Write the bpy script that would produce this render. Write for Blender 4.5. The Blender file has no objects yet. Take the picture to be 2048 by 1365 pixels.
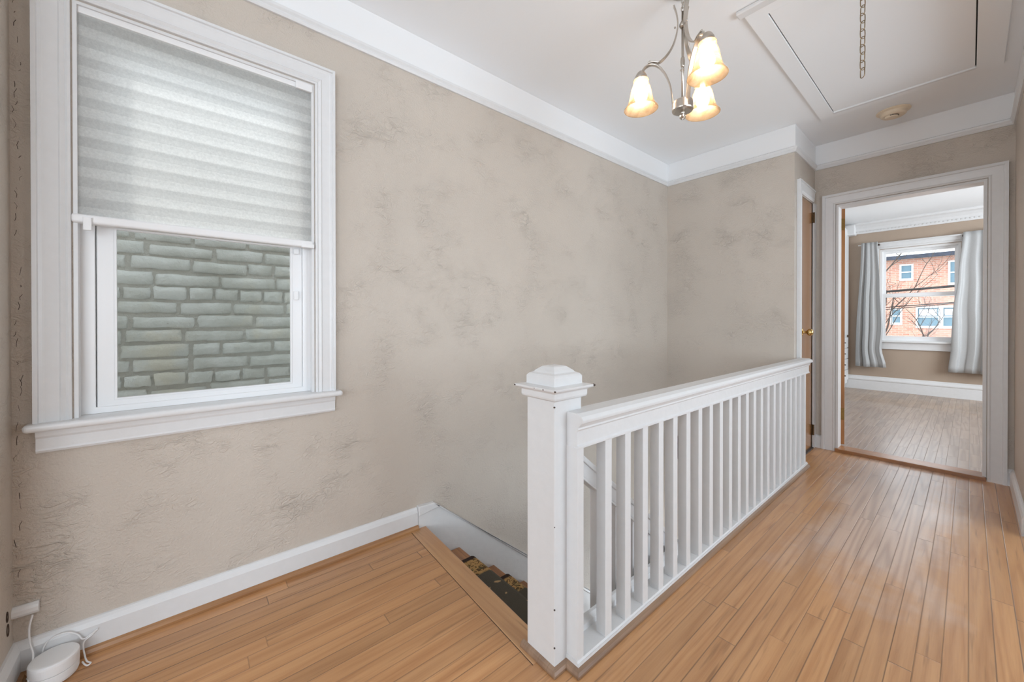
import bpy, bmesh, math, random
from mathutils import Vector, Matrix
random.seed(7)
SC = bpy.context.scene
COL = SC.collection
PI = math.pi

# ------------------------------------------------------------------ camera
F_PX = 778.4
YAW, PITCH, ROLL = 0.86643, -0.004665, -0.00045
fw = Vector((math.cos(YAW)*math.cos(PITCH), math.sin(YAW)*math.cos(PITCH), math.sin(PITCH)))
rt0 = Vector((math.sin(YAW), -math.cos(YAW), 0)); up0 = rt0.cross(fw)
rt = math.cos(ROLL)*rt0 + math.sin(ROLL)*up0
up = -math.sin(ROLL)*rt0 + math.cos(ROLL)*up0
cd = bpy.data.cameras.new('camera'); cam = bpy.data.objects.new('camera', cd); COL.objects.link(cam)
cd.sensor_fit = 'HORIZONTAL'; cd.sensor_width = 36.0; cd.lens = 36.0*F_PX/2048
cd.shift_y = -38.5/2048; cd.clip_start = 0.02; cd.clip_end = 200
m = Matrix((rt, up, -fw)).transposed().to_4x4(); m.translation = Vector((0, 0, 1.11))
cam.matrix_world = m
SC.camera = cam

# ------------------------------------------------------------------ world, sun, added fill lamps, exposure
SC.view_settings.view_transform = 'Standard'; SC.view_settings.look = 'None'
SC.view_settings.gamma = 1; SC.view_settings.use_curve_mapping = False
SC.view_settings.exposure = -0.08
SC.cycles.use_denoising = True
SC.cycles.max_bounces = 10; SC.cycles.diffuse_bounces = 6; SC.cycles.sample_clamp_indirect = 6
wd = bpy.data.worlds.new('world'); SC.world = wd; wd.use_nodes = True
bg = wd.node_tree.nodes['Background']
bg.inputs[0].default_value = (0.86, 0.92, 1.0, 1); bg.inputs[1].default_value = 3.2

def lamp(name, kind, loc, energy, color=(1, 1, 1), target=None, **kw):
    d = bpy.data.lights.new(name, kind); d.energy = energy; d.color = color
    for k, v in kw.items(): setattr(d, k, v)
    o = bpy.data.objects.new(name, d); COL.objects.link(o); o.location = loc
    if target is not None:
        o.rotation_euler = (Vector(target)-Vector(loc)).to_track_quat('-Z', 'Y').to_euler()
    return o
lamp('sun', 'SUN', (-5, 20, 20), 1.25, (1, .96, .92), target=(3, 2, 0), angle=0.16)
# fill lamps added in the unseen room behind the camera, for even light
lamp('fill_rear', 'AREA', (-3.85, 0.2, 1.3), 52, (.76, .89, 1.0), target=(-1.0, .7, 2.3),
     shape='RECTANGLE', size=2.8, size_y=1.7)
lamp('fill_side', 'AREA', (-1.9, -2.1, 1.3), 62, (.76, .89, 1.0), target=(-.9, 0, 2.2),
     shape='RECTANGLE', size=2.6, size_y=1.6)
# fill lamp added right of the hall, in a made-up unseen room
lamp('fill_right', 'AREA', (2.0, -2.1, 1.15), 58, (.76, .89, 1.0), target=(3.3, 0, 2.4),
     shape='RECTANGLE', size=2.3, size_y=1.5)
# fill lamp added low in the stairwell; no window stands there
lamp('fill_stair_foot', 'AREA', (3.57, 1.42, -1.35), 36, (.85, .93, 1.0), target=(1.6, 1.45, -.2),
     shape='RECTANGLE', size=.8, size_y=1.0)
# fill lamp at the bedroom's unseen side opening, both added for brightness
lamp('fill_bedroom', 'AREA', (6.2, -2.35, 1.5), 125, (.84, .93, 1.0), target=(6.0, 1, 1.9),
     shape='RECTANGLE', size=2.0, size_y=1.5)

# ------------------------------------------------------------------ dimensions (metres)
W, E1, E2, D, R = 1.914, 3.618, 4.2226, 0.882, -0.193
H, HC = 2.622, 2.409
XB = -0.40            # wall beside the window
E3 = 8.17             # far wall of the bedroom
R2, L2 = -2.3, 1.60   # bedroom side walls

# ------------------------------------------------------------------ node helpers
def mat(name):
    m = bpy.data.materials.new(name); m.use_nodes = True
    nt = m.node_tree; b = nt.nodes['Principled BSDF']
    return m, nt, b
class NG:
    def __init__(s, nt): s.nt = nt
    def n(s, t, **kw):
        x = s.nt.nodes.new(t)
        for k, v in kw.items(): setattr(x, k, v)
        return x
    def lk(s, a, b): s.nt.links.new(a, b)
    def put(s, inp, v):
        if isinstance(v, bpy.types.NodeSocket): s.lk(v, inp)
        else: inp.default_value = v
    def math(s, op, a, b=0.0, c=0.0):
        x = s.n('ShaderNodeMath', operation=op)
        s.put(x.inputs[0], a); s.put(x.inputs[1], b); s.put(x.inputs[2], c)
        return x.outputs[0]
    def coord(s): return s.n('ShaderNodeTexCoord').outputs['Object']
    def sep(s, v):
        x = s.n('ShaderNodeSeparateXYZ'); s.put(x.inputs[0], v); return x.outputs
    def comb(s, a, b, c):
        x = s.n('ShaderNodeCombineXYZ')
        for i, v in enumerate((a, b, c)): s.put(x.inputs[i], v)
        return x.outputs[0]
    def noise(s, vec, scale, detail=3, rough=.5, dist=0.0):
        x = s.n('ShaderNodeTexNoise'); s.put(x.inputs['Vector'], vec)
        x.inputs['Scale'].default_value = scale; x.inputs['Detail'].default_value = detail
        x.inputs['Roughness'].default_value = rough; x.inputs['Distortion'].default_value = dist
        return x.outputs['Fac']
    def white(s, vec):
        x = s.n('ShaderNodeTexWhiteNoise'); x.noise_dimensions = '3D'; s.put(x.inputs['Vector'], vec); return x.outputs['Value']
    def ramp(s, fac, stops):
        x = s.n('ShaderNodeValToRGB'); s.put(x.inputs[0], fac)
        el = x.color_ramp.elements
        while len(el) < len(stops): el.new(0.5)
        for e, (p, c) in zip(el, stops):
            e.position = p; e.color = (c, c, c, 1) if not hasattr(c, '__len__') else (*c, 1)
        return x.outputs[0]
    def mix(s, f, a, b, mode='MIX'):
        x = s.n('ShaderNodeMix'); x.data_type = 'RGBA'; x.blend_type = mode
        s.put(x.inputs[0], f)
        for i, v in ((6, a), (7, b)):
            s.put(x.inputs[i], v if isinstance(v, bpy.types.NodeSocket) else (*v, 1))
        return x.outputs[2]
    def bump(s, h, strength, dist=.01, normal=None):
        x = s.n('ShaderNodeBump'); s.put(x.inputs['Height'], h)
        x.inputs['Strength'].default_value = strength; x.inputs['Distance'].default_value = dist
        if normal is not None: s.lk(normal, x.inputs['Normal'])
        return x.outputs[0]

def simple(name, col, rough=.5, metal=0.0, bump=0.0, bscale=60, var=0.0, coat=0.0):
    m, nt, b = mat(name); g = NG(nt)
    b.inputs['Roughness'].default_value = rough; b.inputs['Metallic'].default_value = metal
    if coat: b.inputs['Coat Weight'].default_value = coat
    c = g.coord()
    f = g.noise(c, bscale, 3)
    if var: g.lk(g.mix(g.ramp(f, [(.3, 0), (.7, 1)]), tuple(x*(1-var) for x in col), col), b.inputs['Base Color'])
    else: b.inputs['Base Color'].default_value = (*col, 1)
    if bump: g.lk(g.bump(f, bump, .004), b.inputs['Normal'])
    return m

def plaster(name, col, amt=.72):
    """skip-trowel plaster: short raised strokes in patches over a fine orange-peel"""
    m, nt, b = mat(name); g = NG(nt); c = g.coord()
    b.inputs['Roughness'].default_value = .62
    cs = g.sep(c)
    n1 = g.noise(g.comb(g.math('MULTIPLY', cs[0], .75), g.math('MULTIPLY', cs[1], .75), g.math('MULTIPLY', cs[2], 1.25)), 25, 4, .6, 1.1)
    ridge = g.math('SUBTRACT', 1.0, g.math('MULTIPLY', g.math('ABSOLUTE', g.math('SUBTRACT', n1, .5)), 10))
    ridge = g.math('MAXIMUM', ridge, 0.0)
    patch = g.ramp(g.noise(c, 4.2, 3, .6), [(.44, .04), (.70, 1)])
    fine = g.noise(c, 130, 3, .6)
    low = g.noise(c, 6, 2)
    h = g.math('ADD', g.math('MULTIPLY', g.math('MULTIPLY', ridge, patch), .55), g.math('ADD', g.math('MULTIPLY', fine, .45), g.math('MULTIPLY', low, .12)))
    g.lk(g.bump(h, amt*1.5, .0045), b.inputs['Normal'])
    g.lk(g.mix(g.ramp(g.noise(c, 2.2, 3), [(.35, 0), (.65, 1)]), tuple(x*.965 for x in col), col), b.inputs['Base Color'])
    return m

def oak(name, light, dark, pw=.057, plen=1.1, rough=(.28, .5), seam=.75, patch=0.0, worn=None, grain_h=.25, along='x'):
    m, nt, b = mat(name); g = NG(nt); c = g.coord(); x, y, z = g.sep(c)
    if along == 'y': x, y = y, x
    if along == 'z': x, y = z, x
    row = g.math('FLOOR', g.math('DIVIDE', y, pw))
    rr = g.white(g.comb(row, 3.7, 1.3))
    u = g.math('DIVIDE', g.math('ADD', x, g.math('MULTIPLY', rr, 7.3)), plen)
    pid = g.math('FLOOR', u)
    rnd = g.white(g.comb(row, pid, 9.1))
    fy = g.math('FRACT', g.math('DIVIDE', y, pw)); fx = g.math('FRACT', u)
    ey = g.math('MULTIPLY', g.math('MINIMUM', fy, g.math('SUBTRACT', 1.0, fy)), pw)
    ex = g.math('MULTIPLY', g.math('MINIMUM', fx, g.math('SUBTRACT', 1.0, fx)), plen)
    e = g.math('MINIMUM', ey, ex)
    s_ = g.ramp(g.math('DIVIDE', e, .0024), [(.25, 1), (1.0, 0)])
    srnd = g.ramp(g.white(g.comb(row, 8.8, 2.2)), [(0, .25), (1, 1)])
    gv = g.comb(g.math('MULTIPLY', x, 2.0), g.math('MULTIPLY', y, 26), g.math('MULTIPLY', rnd, 40))
    fine = g.noise(g.comb(g.math('MULTIPLY', x, 5.0), g.math('MULTIPLY', y, 190), g.math('MULTIPLY', rnd, 40)), 1.0, 4, .65)
    big = g.noise(gv, 1.0, 3, .55, .6)
    rings = g.math('ABSOLUTE', g.math('SINE', g.math('MULTIPLY', g.noise(g.comb(g.math('MULTIPLY', x, .55), g.math('MULTIPLY', y, 12), g.math('MULTIPLY', rnd, 31)), 1.0, 1), 22)))
    t = g.math('ADD', g.math('MULTIPLY', big, .46), g.math('ADD', g.math('MULTIPLY', fine, .38), g.math('MULTIPLY', rings, .16)))
    base = g.mix(g.ramp(t, [(.30, 0), (.66, 1)]), dark, light)
    streak = g.ramp(g.noise(g.comb(g.math('MULTIPLY', x, 3.5), g.math('MULTIPLY', y, 60), g.math('MULTIPLY', rnd, 17)), 1.0, 2), [(.62, 0), (.76, 1)])
    base = g.mix(g.math('MULTIPLY', streak, .6), base, tuple(v*.55 for v in dark))
    tone = g.ramp(rnd, [(0, .87-patch), (.5, .98), (1, 1.08+patch*.3)])
    base = g.mix(1.0, base, tone, 'MULTIPLY')
    if worn is not None:  # pale patch: some worn finish, mostly reflected light put into the colour
        (wx0, wx1, wy0, wy1), wc = worn
        dx = g.math('MINIMUM', g.math('SUBTRACT', x, wx0), g.math('SUBTRACT', wx1, x))
        dy = g.math('MINIMUM', g.math('SUBTRACT', y, wy0), g.math('SUBTRACT', wy1, y))
        md = g.math('ADD', g.math('MINIMUM', g.math('MULTIPLY', dx, .35), dy), g.math('MULTIPLY', g.math('SUBTRACT', g.noise(g.comb(x, y, 0.0), 2.6, 4, .6), .5), .45))
        mk = g.ramp(md, [(.0, 0), (.16, 1)])
        worn_sheen_col = g.mix(g.ramp(g.math('ADD', g.math('MULTIPLY', fine, .5), g.math('MULTIPLY', rings, .5)), [(.35, 0), (.75, 1)]), tuple(v*.80 for v in wc), tuple(v*1.12 for v in wc))
        base = g.mix(g.math('MULTIPLY', mk, .62), base, worn_sheen_col)
    base = g.mix(g.math('MULTIPLY', g.math('MULTIPLY', s_, srnd), seam), base, (.05, .028, .015))
    g.lk(base, b.inputs['Base Color'])
    rg = g.ramp(g.math('ADD', g.math('MULTIPLY', fine, .5), g.math('MULTIPLY', g.noise(c, 2.0, 3), .5)), [(.3, rough[0]), (.7, rough[1])])
    g.lk(rg, b.inputs['Roughness'])
    h = g.math('SUBTRACT', g.math('MULTIPLY', g.math('ADD', fine, rings), grain_h), g.math('MULTIPLY', s_, 1.0))
    h = g.math('ADD', h, g.math('MULTIPLY', rnd, .25))
    g.lk(g.bump(h, .35, .0022), b.inputs['Normal'])
    b.inputs['Specular IOR Level'].default_value = .6
    b.inputs['Coat Weight'].default_value = .5; b.inputs['Coat Roughness'].default_value = .22
    g.lk(g.bump(h, .25, .0015), b.inputs['Coat Normal'])
    return m

M = {}
M['wall'] = plaster('beige_plaster', (.55, .492, .430))
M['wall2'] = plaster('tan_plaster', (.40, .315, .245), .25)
M['white'] = simple('white_gloss_paint', (.70, .705, .71), .34, bump=.25, bscale=30, var=.03)
M['ceil'] = simple('ceiling_white', (.83, .845, .86), .6, bump=.08, bscale=90)
M['band'] = simple('upper_band_white', (.80, .805, .81), .5, bump=.08, bscale=60)
M['vinyl'] = simple('white_vinyl', (.80, .81, .82), .3)
M['floor'] = oak('oak_strip_floor', (.53, .280, .120), (.37, .165, .058), worn=((2.05, 4.5, .02, .62), (.50, .40, .35)))  # worn patch near the doorway also carries a painted reflection
M['floor2'] = oak('bedroom_oak_floor', (.35, .245, .165), (.24, .155, .10), plen=.42, patch=.12, worn=((3.8, 7.2, -.3, 1.15), (.32, .26, .23)), rough=(.3, .5))
M['nosing'] = oak('oak_landing_border', (.51, .285, .13), (.38, .182, .075), pw=5, plen=9, along='y', seam=0)
M['shoe'] = oak('stained_shoe_wood', (.40, .20, .075), (.22, .09, .03), pw=9, plen=9, seam=0)
M['shoe2'] = oak('worn_shoe_wood', (.32, .20, .125), (.17, .095, .055), pw=9, plen=9, seam=0)
M['door'] = oak('varnished_door_wood', (.34, .165, .065), (.22, .095, .033), pw=9, plen=9, seam=0, along='z', rough=(.14, .25))
M['dooredge'] = oak('door_edge_wood', (.55, .26, .095), (.36, .15, .05), pw=9, plen=9, seam=0, along='z', rough=(.3, .45))
M['tread'] = oak('stained_tread_wood', (.42, .18, .05), (.20, .07, .018), pw=9, plen=9, seam=0, along='y')
M['nickel'] = simple('brushed_nickel', (.56, .52, .47), .28, 1.0, var=.05)
M['brass'] = simple('aged_brass', (.62, .42, .16), .22, 1.0, var=.15)
M['brassdark'] = simple('dark_brass_hinge', (.16, .10, .05), .4, .8, var=.4)
M['chainm'] = simple('tarnished_chain_brass', (.30, .23, .15), .35, 1.0)
M['dark'] = simple('dark_gap', (.02, .018, .016), .8)
M['detect'] = simple('yellowed_plastic', (.74, .62, .47), .45)
M['plastic'] = simple('white_plastic', (.78, .785, .79), .32)
M['hole'] = simple('bare_dark_edge', (.06, .04, .03), .8)

def two(name, col, backc, trans, rough=.7, bumpn=0):
    m, nt, b = mat(name); g = NG(nt)
    out = nt.nodes['Material Output']
    b.inputs['Base Color'].default_value = (*col, 1); b.inputs['Roughness'].default_value = rough
    c = g.coord(); f = g.noise(c, 150, 4, .7)
    g.lk(g.mix(g.ramp(f, [(.35, 0), (.65, 1)]), tuple(v*.9 for v in col), col), b.inputs['Base Color'])
    t = g.n('ShaderNodeBsdfTranslucent')
    g.lk(g.mix(g.ramp(f, [(.3, 0), (.7, 1)]), tuple(v*.8 for v in backc), backc), t.inputs[0])
    mx = g.n('ShaderNodeMixShader'); mx.inputs[0].default_value = trans
    g.lk(b.outputs[0], mx.inputs[1]); g.lk(t.outputs[0], mx.inputs[2]); g.lk(mx.outputs[0], out.inputs[0])
    return m
M['shadefab'] = two('cellular_shade_fabric', (.80, .805, .785), (.87, .87, .85), .66)
def cells(m):
    """every other cell of the honeycomb shade has a doubled layer and passes a little less light"""
    nt = m.node_tree; g = NG(nt); z = g.sep(g.coord())[2]
    band = g.ramp(g.math('FRACT', g.math('DIVIDE', g.math('SUBTRACT', z, .012), .0672)), [(.47, 1), (.53, 0)])
    for nd in list(nt.nodes):
        if nd.type == 'BSDF_TRANSLUCENT' or nd.type == 'BSDF_PRINCIPLED':
            src = nd.inputs[0].links[0].from_socket
            g.lk(g.mix(g.math('MULTIPLY', band, .14), src, (0.0, 0.0, 0.0)), nd.inputs[0])
cells(M['shadefab'])
M['curtain'] = two('grey_satin_curtain', (.47, .475, .475), (.6, .6, .6), .10, .45)

# alabaster lamp glass lit by the bulb inside it
def lampglass():
    m, nt, b = mat('alabaster_glass'); g = NG(nt); out = nt.nodes['Material Output']; c = g.coord()
    f = g.ramp(g.noise(c, 14, 4, .6, 1.5), [(.35, 0), (.65, 1)])
    colr = g.mix(f, (.42, .26, .13), (.60, .42, .24))
    g.lk(colr, b.inputs['Base Color']); b.inputs['Roughness'].default_value = .25
    t = g.n('ShaderNodeBsdfTranslucent'); g.lk(colr, t.inputs[0])
    mx = g.n('ShaderNodeMixShader'); mx.inputs[0].default_value = .45
    g.lk(b.outputs[0], mx.inputs[1]); g.lk(t.outputs[0], mx.inputs[2])
    tr = g.n('ShaderNodeBsdfTransparent'); tr.inputs[0].default_value = (1, .96, .9, 1)
    m2 = g.n('ShaderNodeMixShader'); m2.inputs[0].default_value = .42
    g.lk(mx.outputs[0], m2.inputs[1]); g.lk(tr.outputs[0], m2.inputs[2]); g.lk(m2.outputs[0], out.inputs[0])
    return m
M['lampglass'] = lampglass()
def emit(name, col, st):
    m, nt, b = mat(name); b.inputs['Base Color'].default_value = (*col, 1)
    b.inputs['Emission Color'].default_value = (*col, 1); b.inputs['Emission Strength'].default_value = st
    return m
M['bulb'] = emit('lit_bulb', (1.0, .95, .88), 60)
def glass():
    m, nt, b = mat('window_glass'); g = NG(nt); out = nt.nodes['Material Output']
    tr = g.n('ShaderNodeBsdfTransparent'); tr.inputs[0].default_value = (.975, .985, .98, 1)
    gl = g.n('ShaderNodeBsdfGlossy'); gl.inputs['Roughness'].default_value = .02
    fr = g.n('ShaderNodeFresnel'); fr.inputs[0].default_value = 1.22
    mx = g.n('ShaderNodeMixShader'); g.lk(fr.outputs[0], mx.inputs[0])
    g.lk(tr.outputs[0], mx.inputs[1]); g.lk(gl.outputs[0], mx.inputs[2]); g.lk(mx.outputs[0], out.inputs[0])
    return m
M['glass'] = glass()

# painted neighbour brick
def paintbrick():
    m, nt, b = mat('painted_brick'); g = NG(nt); c = g.coord(); x, y, z = g.sep(c)
    n = g.noise(c, 5, 4, .6)
    col = g.mix(g.ramp(n, [(.38, 0), (.62, 1)]), (.36, .38, .35), (.445, .47, .45))
    stain = g.ramp(g.noise(c, 2.6, 4, .65), [(.54, 0), (.66, 1)])
    col = g.mix(g.math('MULTIPLY', stain, .55), col, (.44, .42, .33))
    hole = g.ramp(g.noise(c, 23, 2, .5), [(.74, 0), (.78, 1)])
    col = g.mix(g.math('MULTIPLY', hole, .5), col, (.2, .18, .15))
    g.lk(col, b.inputs['Base Color']); b.inputs['Roughness'].default_value = .75
    g.lk(g.bump(g.math('ADD', g.noise(c, 45, 5, .7, .6), g.noise(c, 12, 3)), .7, .008), b.inputs['Normal'])
    return m
M['pbrick'] = paintbrick()
def mortar():
    m, nt, b = mat('painted_mortar'); g = NG(nt); c = g.coord()
    g.lk(g.mix(g.noise(c, 9, 4, .7), (.33, .335, .30), (.43, .44, .41)), b.inputs['Base Color']); b.inputs['Roughness'].default_value = .85
    g.lk(g.bump(g.noise(c, 60, 5, .7), .9, .01), b.inputs['Normal'])
    return m
M['mortar'] = mortar()
def redbrick():
    m, nt, b = mat('red_brick'); g = NG(nt); c = g.coord(); x, y, z = g.sep(c)
    br = g.n('ShaderNodeTexBrick'); g.lk(g.comb(y, z, 0.0), br.inputs['Vector'])
    br.inputs['Color1'].default_value = (.47, .19, .13, 1); br.inputs['Color2'].default_value = (.62, .33, .24, 1)
    br.inputs['Mortar'].default_value = (.55, .45, .39, 1)
    br.inputs['Scale'].default_value = 1.0; br.inputs['Brick Width'].default_value = .30
    br.inputs['Row Height'].default_value = .105; br.inputs['Mortar Size'].default_value = .013
    n = g.noise(c, 3, 4, .7)
    g.lk(g.mix(g.ramp(n, [(.4, 0), (.65, .45)]), br.outputs[0], (.62, .40, .31)), b.inputs['Base Color'])
    b.inputs['Roughness'].default_value = .85
    return m
M['redbrick'] = redbrick()
M['extwhite'] = simple('exterior_white', (.85, .86, .87), .5)
M['extglass'] = simple('exterior_glass', (.16, .26, .32), .08, 0)
M['roofm'] = simple('dark_roof', (.05, .06, .09), .6, var=.4, bscale=3)
M['bark'] = simple('bark', (.07, .055, .045), .8)
M['snow'] = simple('pale_ground', (.55, .56, .55), .9)

def rug():
    m, nt, b = mat('stair_runner_rug'); g = NG(nt); c = g.coord(); x, y, z = g.sep(c)
    cy = 1.405
    d = g.math('ABSOLUTE', g.math('SUBTRACT', y, cy))          # distance from the runner's middle
    s = g.math('ADD', x, g.math('MULTIPLY', z, -1.0))
    v = g.comb(s, y, 0.0)
    vor = g.n('ShaderNodeTexVoronoi'); g.lk(v, vor.inputs['Vector']); vor.inputs['Scale'].default_value = 24
    orn = g.ramp(g.noise(v, 34, 3, .55, 2.2), [(.44, 0), (.50, 1)])
    gold = g.mix(orn, (.10, .055, .02), (.50, .30, .11))
    green = g.ramp(vor.outputs['Distance'], [(.30, 1), (.36, 0)])
    gold = g.mix(g.math('MULTIPLY', green, .35), gold, (.10, .11, .05))
    leaf = g.ramp(g.noise(v, 9.5, 2, .4, 1.2), [(.615, 0), (.63, 1)])
    field = g.mix(leaf, (.080, .070, .052), (.46, .30, .15))
    bandm = g.ramp(d, [(.195, 0), (.205, 1)])
    col = g.mix(bandm, field, gold)
    edge = g.ramp(d, [(.325, 0), (.331, 1)])
    col = g.mix(edge, col, (.035, .018, .012))
    g.lk(g.mix(g.noise(c, 220, 3, .7), col, (.09, .08, .06), 'MIX') if False else col, b.inputs['Base Color'])
    b.inputs['Roughness'].default_value = .95
    g.lk(g.bump(g.noise(c, 320, 3, .7), .8, .006), b.inputs['Normal'])
    return m
M['rug'] = rug()

# ------------------------------------------------------------------ mesh helpers
def new(name, bm, m, parent=None, kind=None, label=None, cat=None, group=None, smooth=False, bevel=0, seg=2, recalc=True):
    if recalc: bmesh.ops.recalc_face_normals(bm, faces=bm.faces)
    me = bpy.data.meshes.new(name); bm.to_mesh(me); bm.free()
    for mm in (m if isinstance(m, (list, tuple)) else [m]): me.materials.append(mm)
    if smooth:
        for p in me.polygons: p.use_smooth = True
    o = bpy.data.objects.new(name, me); COL.objects.link(o)
    if parent is not None: o.parent = parent; o.matrix_parent_inverse = parent.matrix_basis.inverted()
    if bevel:
        b = o.modifiers.new('bevel', 'BEVEL'); b.width = bevel; b.segments = seg; b.limit_method = 'ANGLE'; b.angle_limit = math.radians(40)
    tag(o, label, cat, group, kind)
    return o
def tag(o, label=None, cat=None, group=None, kind=None):
    if label: o['label'] = label
    if cat: o['category'] = cat
    if group: o['group'] = group
    if kind: o['kind'] = kind
def empty(name, loc, **kw):
    o = bpy.data.objects.new(name, None); COL.objects.link(o); o.location = loc; o.empty_display_size = .05
    tag(o, **kw); return o
def box(bm, x0, x1, y0, y1, z0, z1, mi=0, mtx=None):
    vs = [bm.verts.new((x, y, z)) for x in (x0, x1) for y in (y0, y1) for z in (z0, z1)]
    if mtx is not None:
        for v in vs: v.co = mtx @ v.co
    for idx in ((0, 1, 3, 2), (4, 6, 7, 5), (0, 4, 5, 1), (2, 3, 7, 6), (0, 2, 6, 4), (1, 5, 7, 3)):
        f = bm.faces.new([vs[i] for i in idx]); f.material_index = mi
    return vs
def B(*a, **k):
    bm = bmesh.new(); box(bm, *a, **k); return bm
def slab(a0, a1, b0, b1, t0, t1, holes, mapf):
    """wall slab in (a,b) with rectangular holes, thickness t0..t1, outer skin only"""
    As = sorted({a0, a1, *[h[0] for h in holes], *[h[1] for h in holes]}); Bs = sorted({b0, b1, *[h[2] for h in holes], *[h[3] for h in holes]})
    As = [a for a in As if a0 <= a <= a1]; Bs = [b for b in Bs if b0 <= b <= b1]
    def solid(i, j):
        if i < 0 or j < 0 or i >= len(As)-1 or j >= len(Bs)-1: return False
        a = (As[i]+As[i+1])/2; b = (Bs[j]+Bs[j+1])/2
        return not any(h[0] < a < h[1] and h[2] < b < h[3] for h in holes)
    bm = bmesh.new(); cache = {}
    def V(i, j, t):
        k = (i, j, t)
        if k not in cache: cache[k] = bm.verts.new(mapf(As[i], Bs[j], t))
        return cache[k]
    for i in range(len(As)-1):
        for j in range(len(Bs)-1):
            if not solid(i, j): continue
            for t in (t0, t1): bm.faces.new([V(i, j, t), V(i+1, j, t), V(i+1, j+1, t), V(i, j+1, t)])
            for (di, dj, p, q) in ((-1, 0, (i, j), (i, j+1)), (1, 0, (i+1, j), (i+1, j+1)), (0, -1, (i, j), (i+1, j)), (0, 1, (i, j+1), (i+1, j+1))):
                if not solid(i+di, j+dj):
                    bm.faces.new([V(*p, t0), V(*q, t0), V(*q, t1), V(*p, t1)])
    return bm
def sweep(bm, path, prof, mapf, closed=False, mi=0, ends=True):
    """prof [(w,h)] swept along 2D path; w is the offset to the RIGHT of travel; mapf(a,b,h)->xyz"""
    n = len(path); rings = []
    for i in range(n):
        p = Vector(path[i])
        dirs = []
        if closed or i > 0: dirs.append((p-Vector(path[i-1])).normalized())
        if closed or i < n-1: dirs.append((Vector(path[(i+1) % n])-p).normalized())
        ns = [Vector((d.y, -d.x)) for d in dirs]
        if len(ns) == 2:
            s = ns[0]+ns[1]; mtr = s/max(1e-6, s.dot(ns[0]))
        else: mtr = ns[0]
        rings.append([bm.verts.new(mapf(*(p+mtr*w), h)) for w, h in prof])
    k = len(prof)
    for i in range(n if closed else n-1):
        a, b = rings[i], rings[(i+1) % n]
        for j in range(k):
            f = bm.faces.new([a[j], a[(j+1) % k], b[(j+1) % k], b[j]]); f.material_index = mi
    if ends and not closed:
        bm.faces.new(rings[0]); bm.faces.new(rings[-1][::-1])
def lathe(bm, prof, c=(0, 0, 0), seg=32, mtx=None):
    rings = []
    for r, z in prof:
        if r < 1e-5: rings.append([bm.verts.new((c[0], c[1], c[2]+z))])
        else: rings.append([bm.verts.new((c[0]+r*math.cos(2*PI*i/seg), c[1]+r*math.sin(2*PI*i/seg), c[2]+z)) for i in range(seg)])
    vs = [v for r in rings for v in r]
    for a, b in zip(rings, rings[1:]):
        if len(a) == 1 and len(b) == 1: continue
        for i in range(seg):
            j = (i+1) % seg
            if len(a) == 1: bm.faces.new([a[0], b[i], b[j]])
            elif len(b) == 1: bm.faces.new([a[i], b[0], a[j]])
            else: bm.faces.new([a[i], b[i], b[j], a[j]])
    if mtx is not None:
        for v in vs: v.co = mtx @ v.co
def smoothpath(pts, sub=6):
    P = [Vector(p) for p in pts]; out = []
    for i in range(len(P)-1):
        p0 = P[max(i-1, 0)]; p1 = P[i]; p2 = P[i+1]; p3 = P[min(i+2, len(P)-1)]
        for k in range(sub):
            t = k/sub
            out.append(.5*((2*p1)+(-p0+p2)*t+(2*p0-5*p1+4*p2-p3)*t*t+(-p0+3*p1-3*p2+p3)*t**3))
    out.append(P[-1]); return out
def tube(bm, pts, r, seg=8, closed=False, flat=None, side=None):
    """r float or list. flat=(w,t): rectangular strap cross-section, side = strap width direction"""
    P = [Vector(p) for p in pts]; n = len(P); rings = []; prev = None
    for i in range(n):
        if closed: t = (P[(i+1) % n]-P[i-1]).normalized()
        else: t = (P[min(i+1, n-1)]-P[max(i-1, 0)]).normalized()
        if side is not None: u = Vector(side); u = (u-t*u.dot(t)).normalized()
        elif prev is None:
            u = t.orthogonal().normalized()
        else: u = (prev-t*prev.dot(t)).normalized()
        prev = u; v = t.cross(u)
        rad = r[i] if isinstance(r, (list, tuple)) else r
        if flat:
            w, th = flat; ring = [P[i]+u*a*w/2+v*b*th/2 for a, b in ((-1, -1), (1, -1), (1, 1), (-1, 1))]
        else: ring = [P[i]+(u*math.cos(2*PI*k/seg)+v*math.sin(2*PI*k/seg))*rad for k in range(seg)]
        rings.append([bm.verts.new(q) for q in ring])
    k = len(rings[0])
    for i in range(n if closed else n-1):
        a, b = rings[i], rings[(i+1) % n]
        for j in range(k): bm.faces.new([a[j], a[(j+1) % k], b[(j+1) % k], b[j]])
    if not closed: bm.faces.new(rings[0][::-1]); bm.faces.new(rings[-1])
def S(name, bm, m, **kw): return new(name, bm, m, kind='structure', **kw)

xz = lambda t: None
mapY = lambda a, b, t: (a, t, b)     # wall in x,z ; thickness along y
mapX = lambda a, b, t: (t, a, b)     # wall in y,z ; thickness along x

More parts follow.
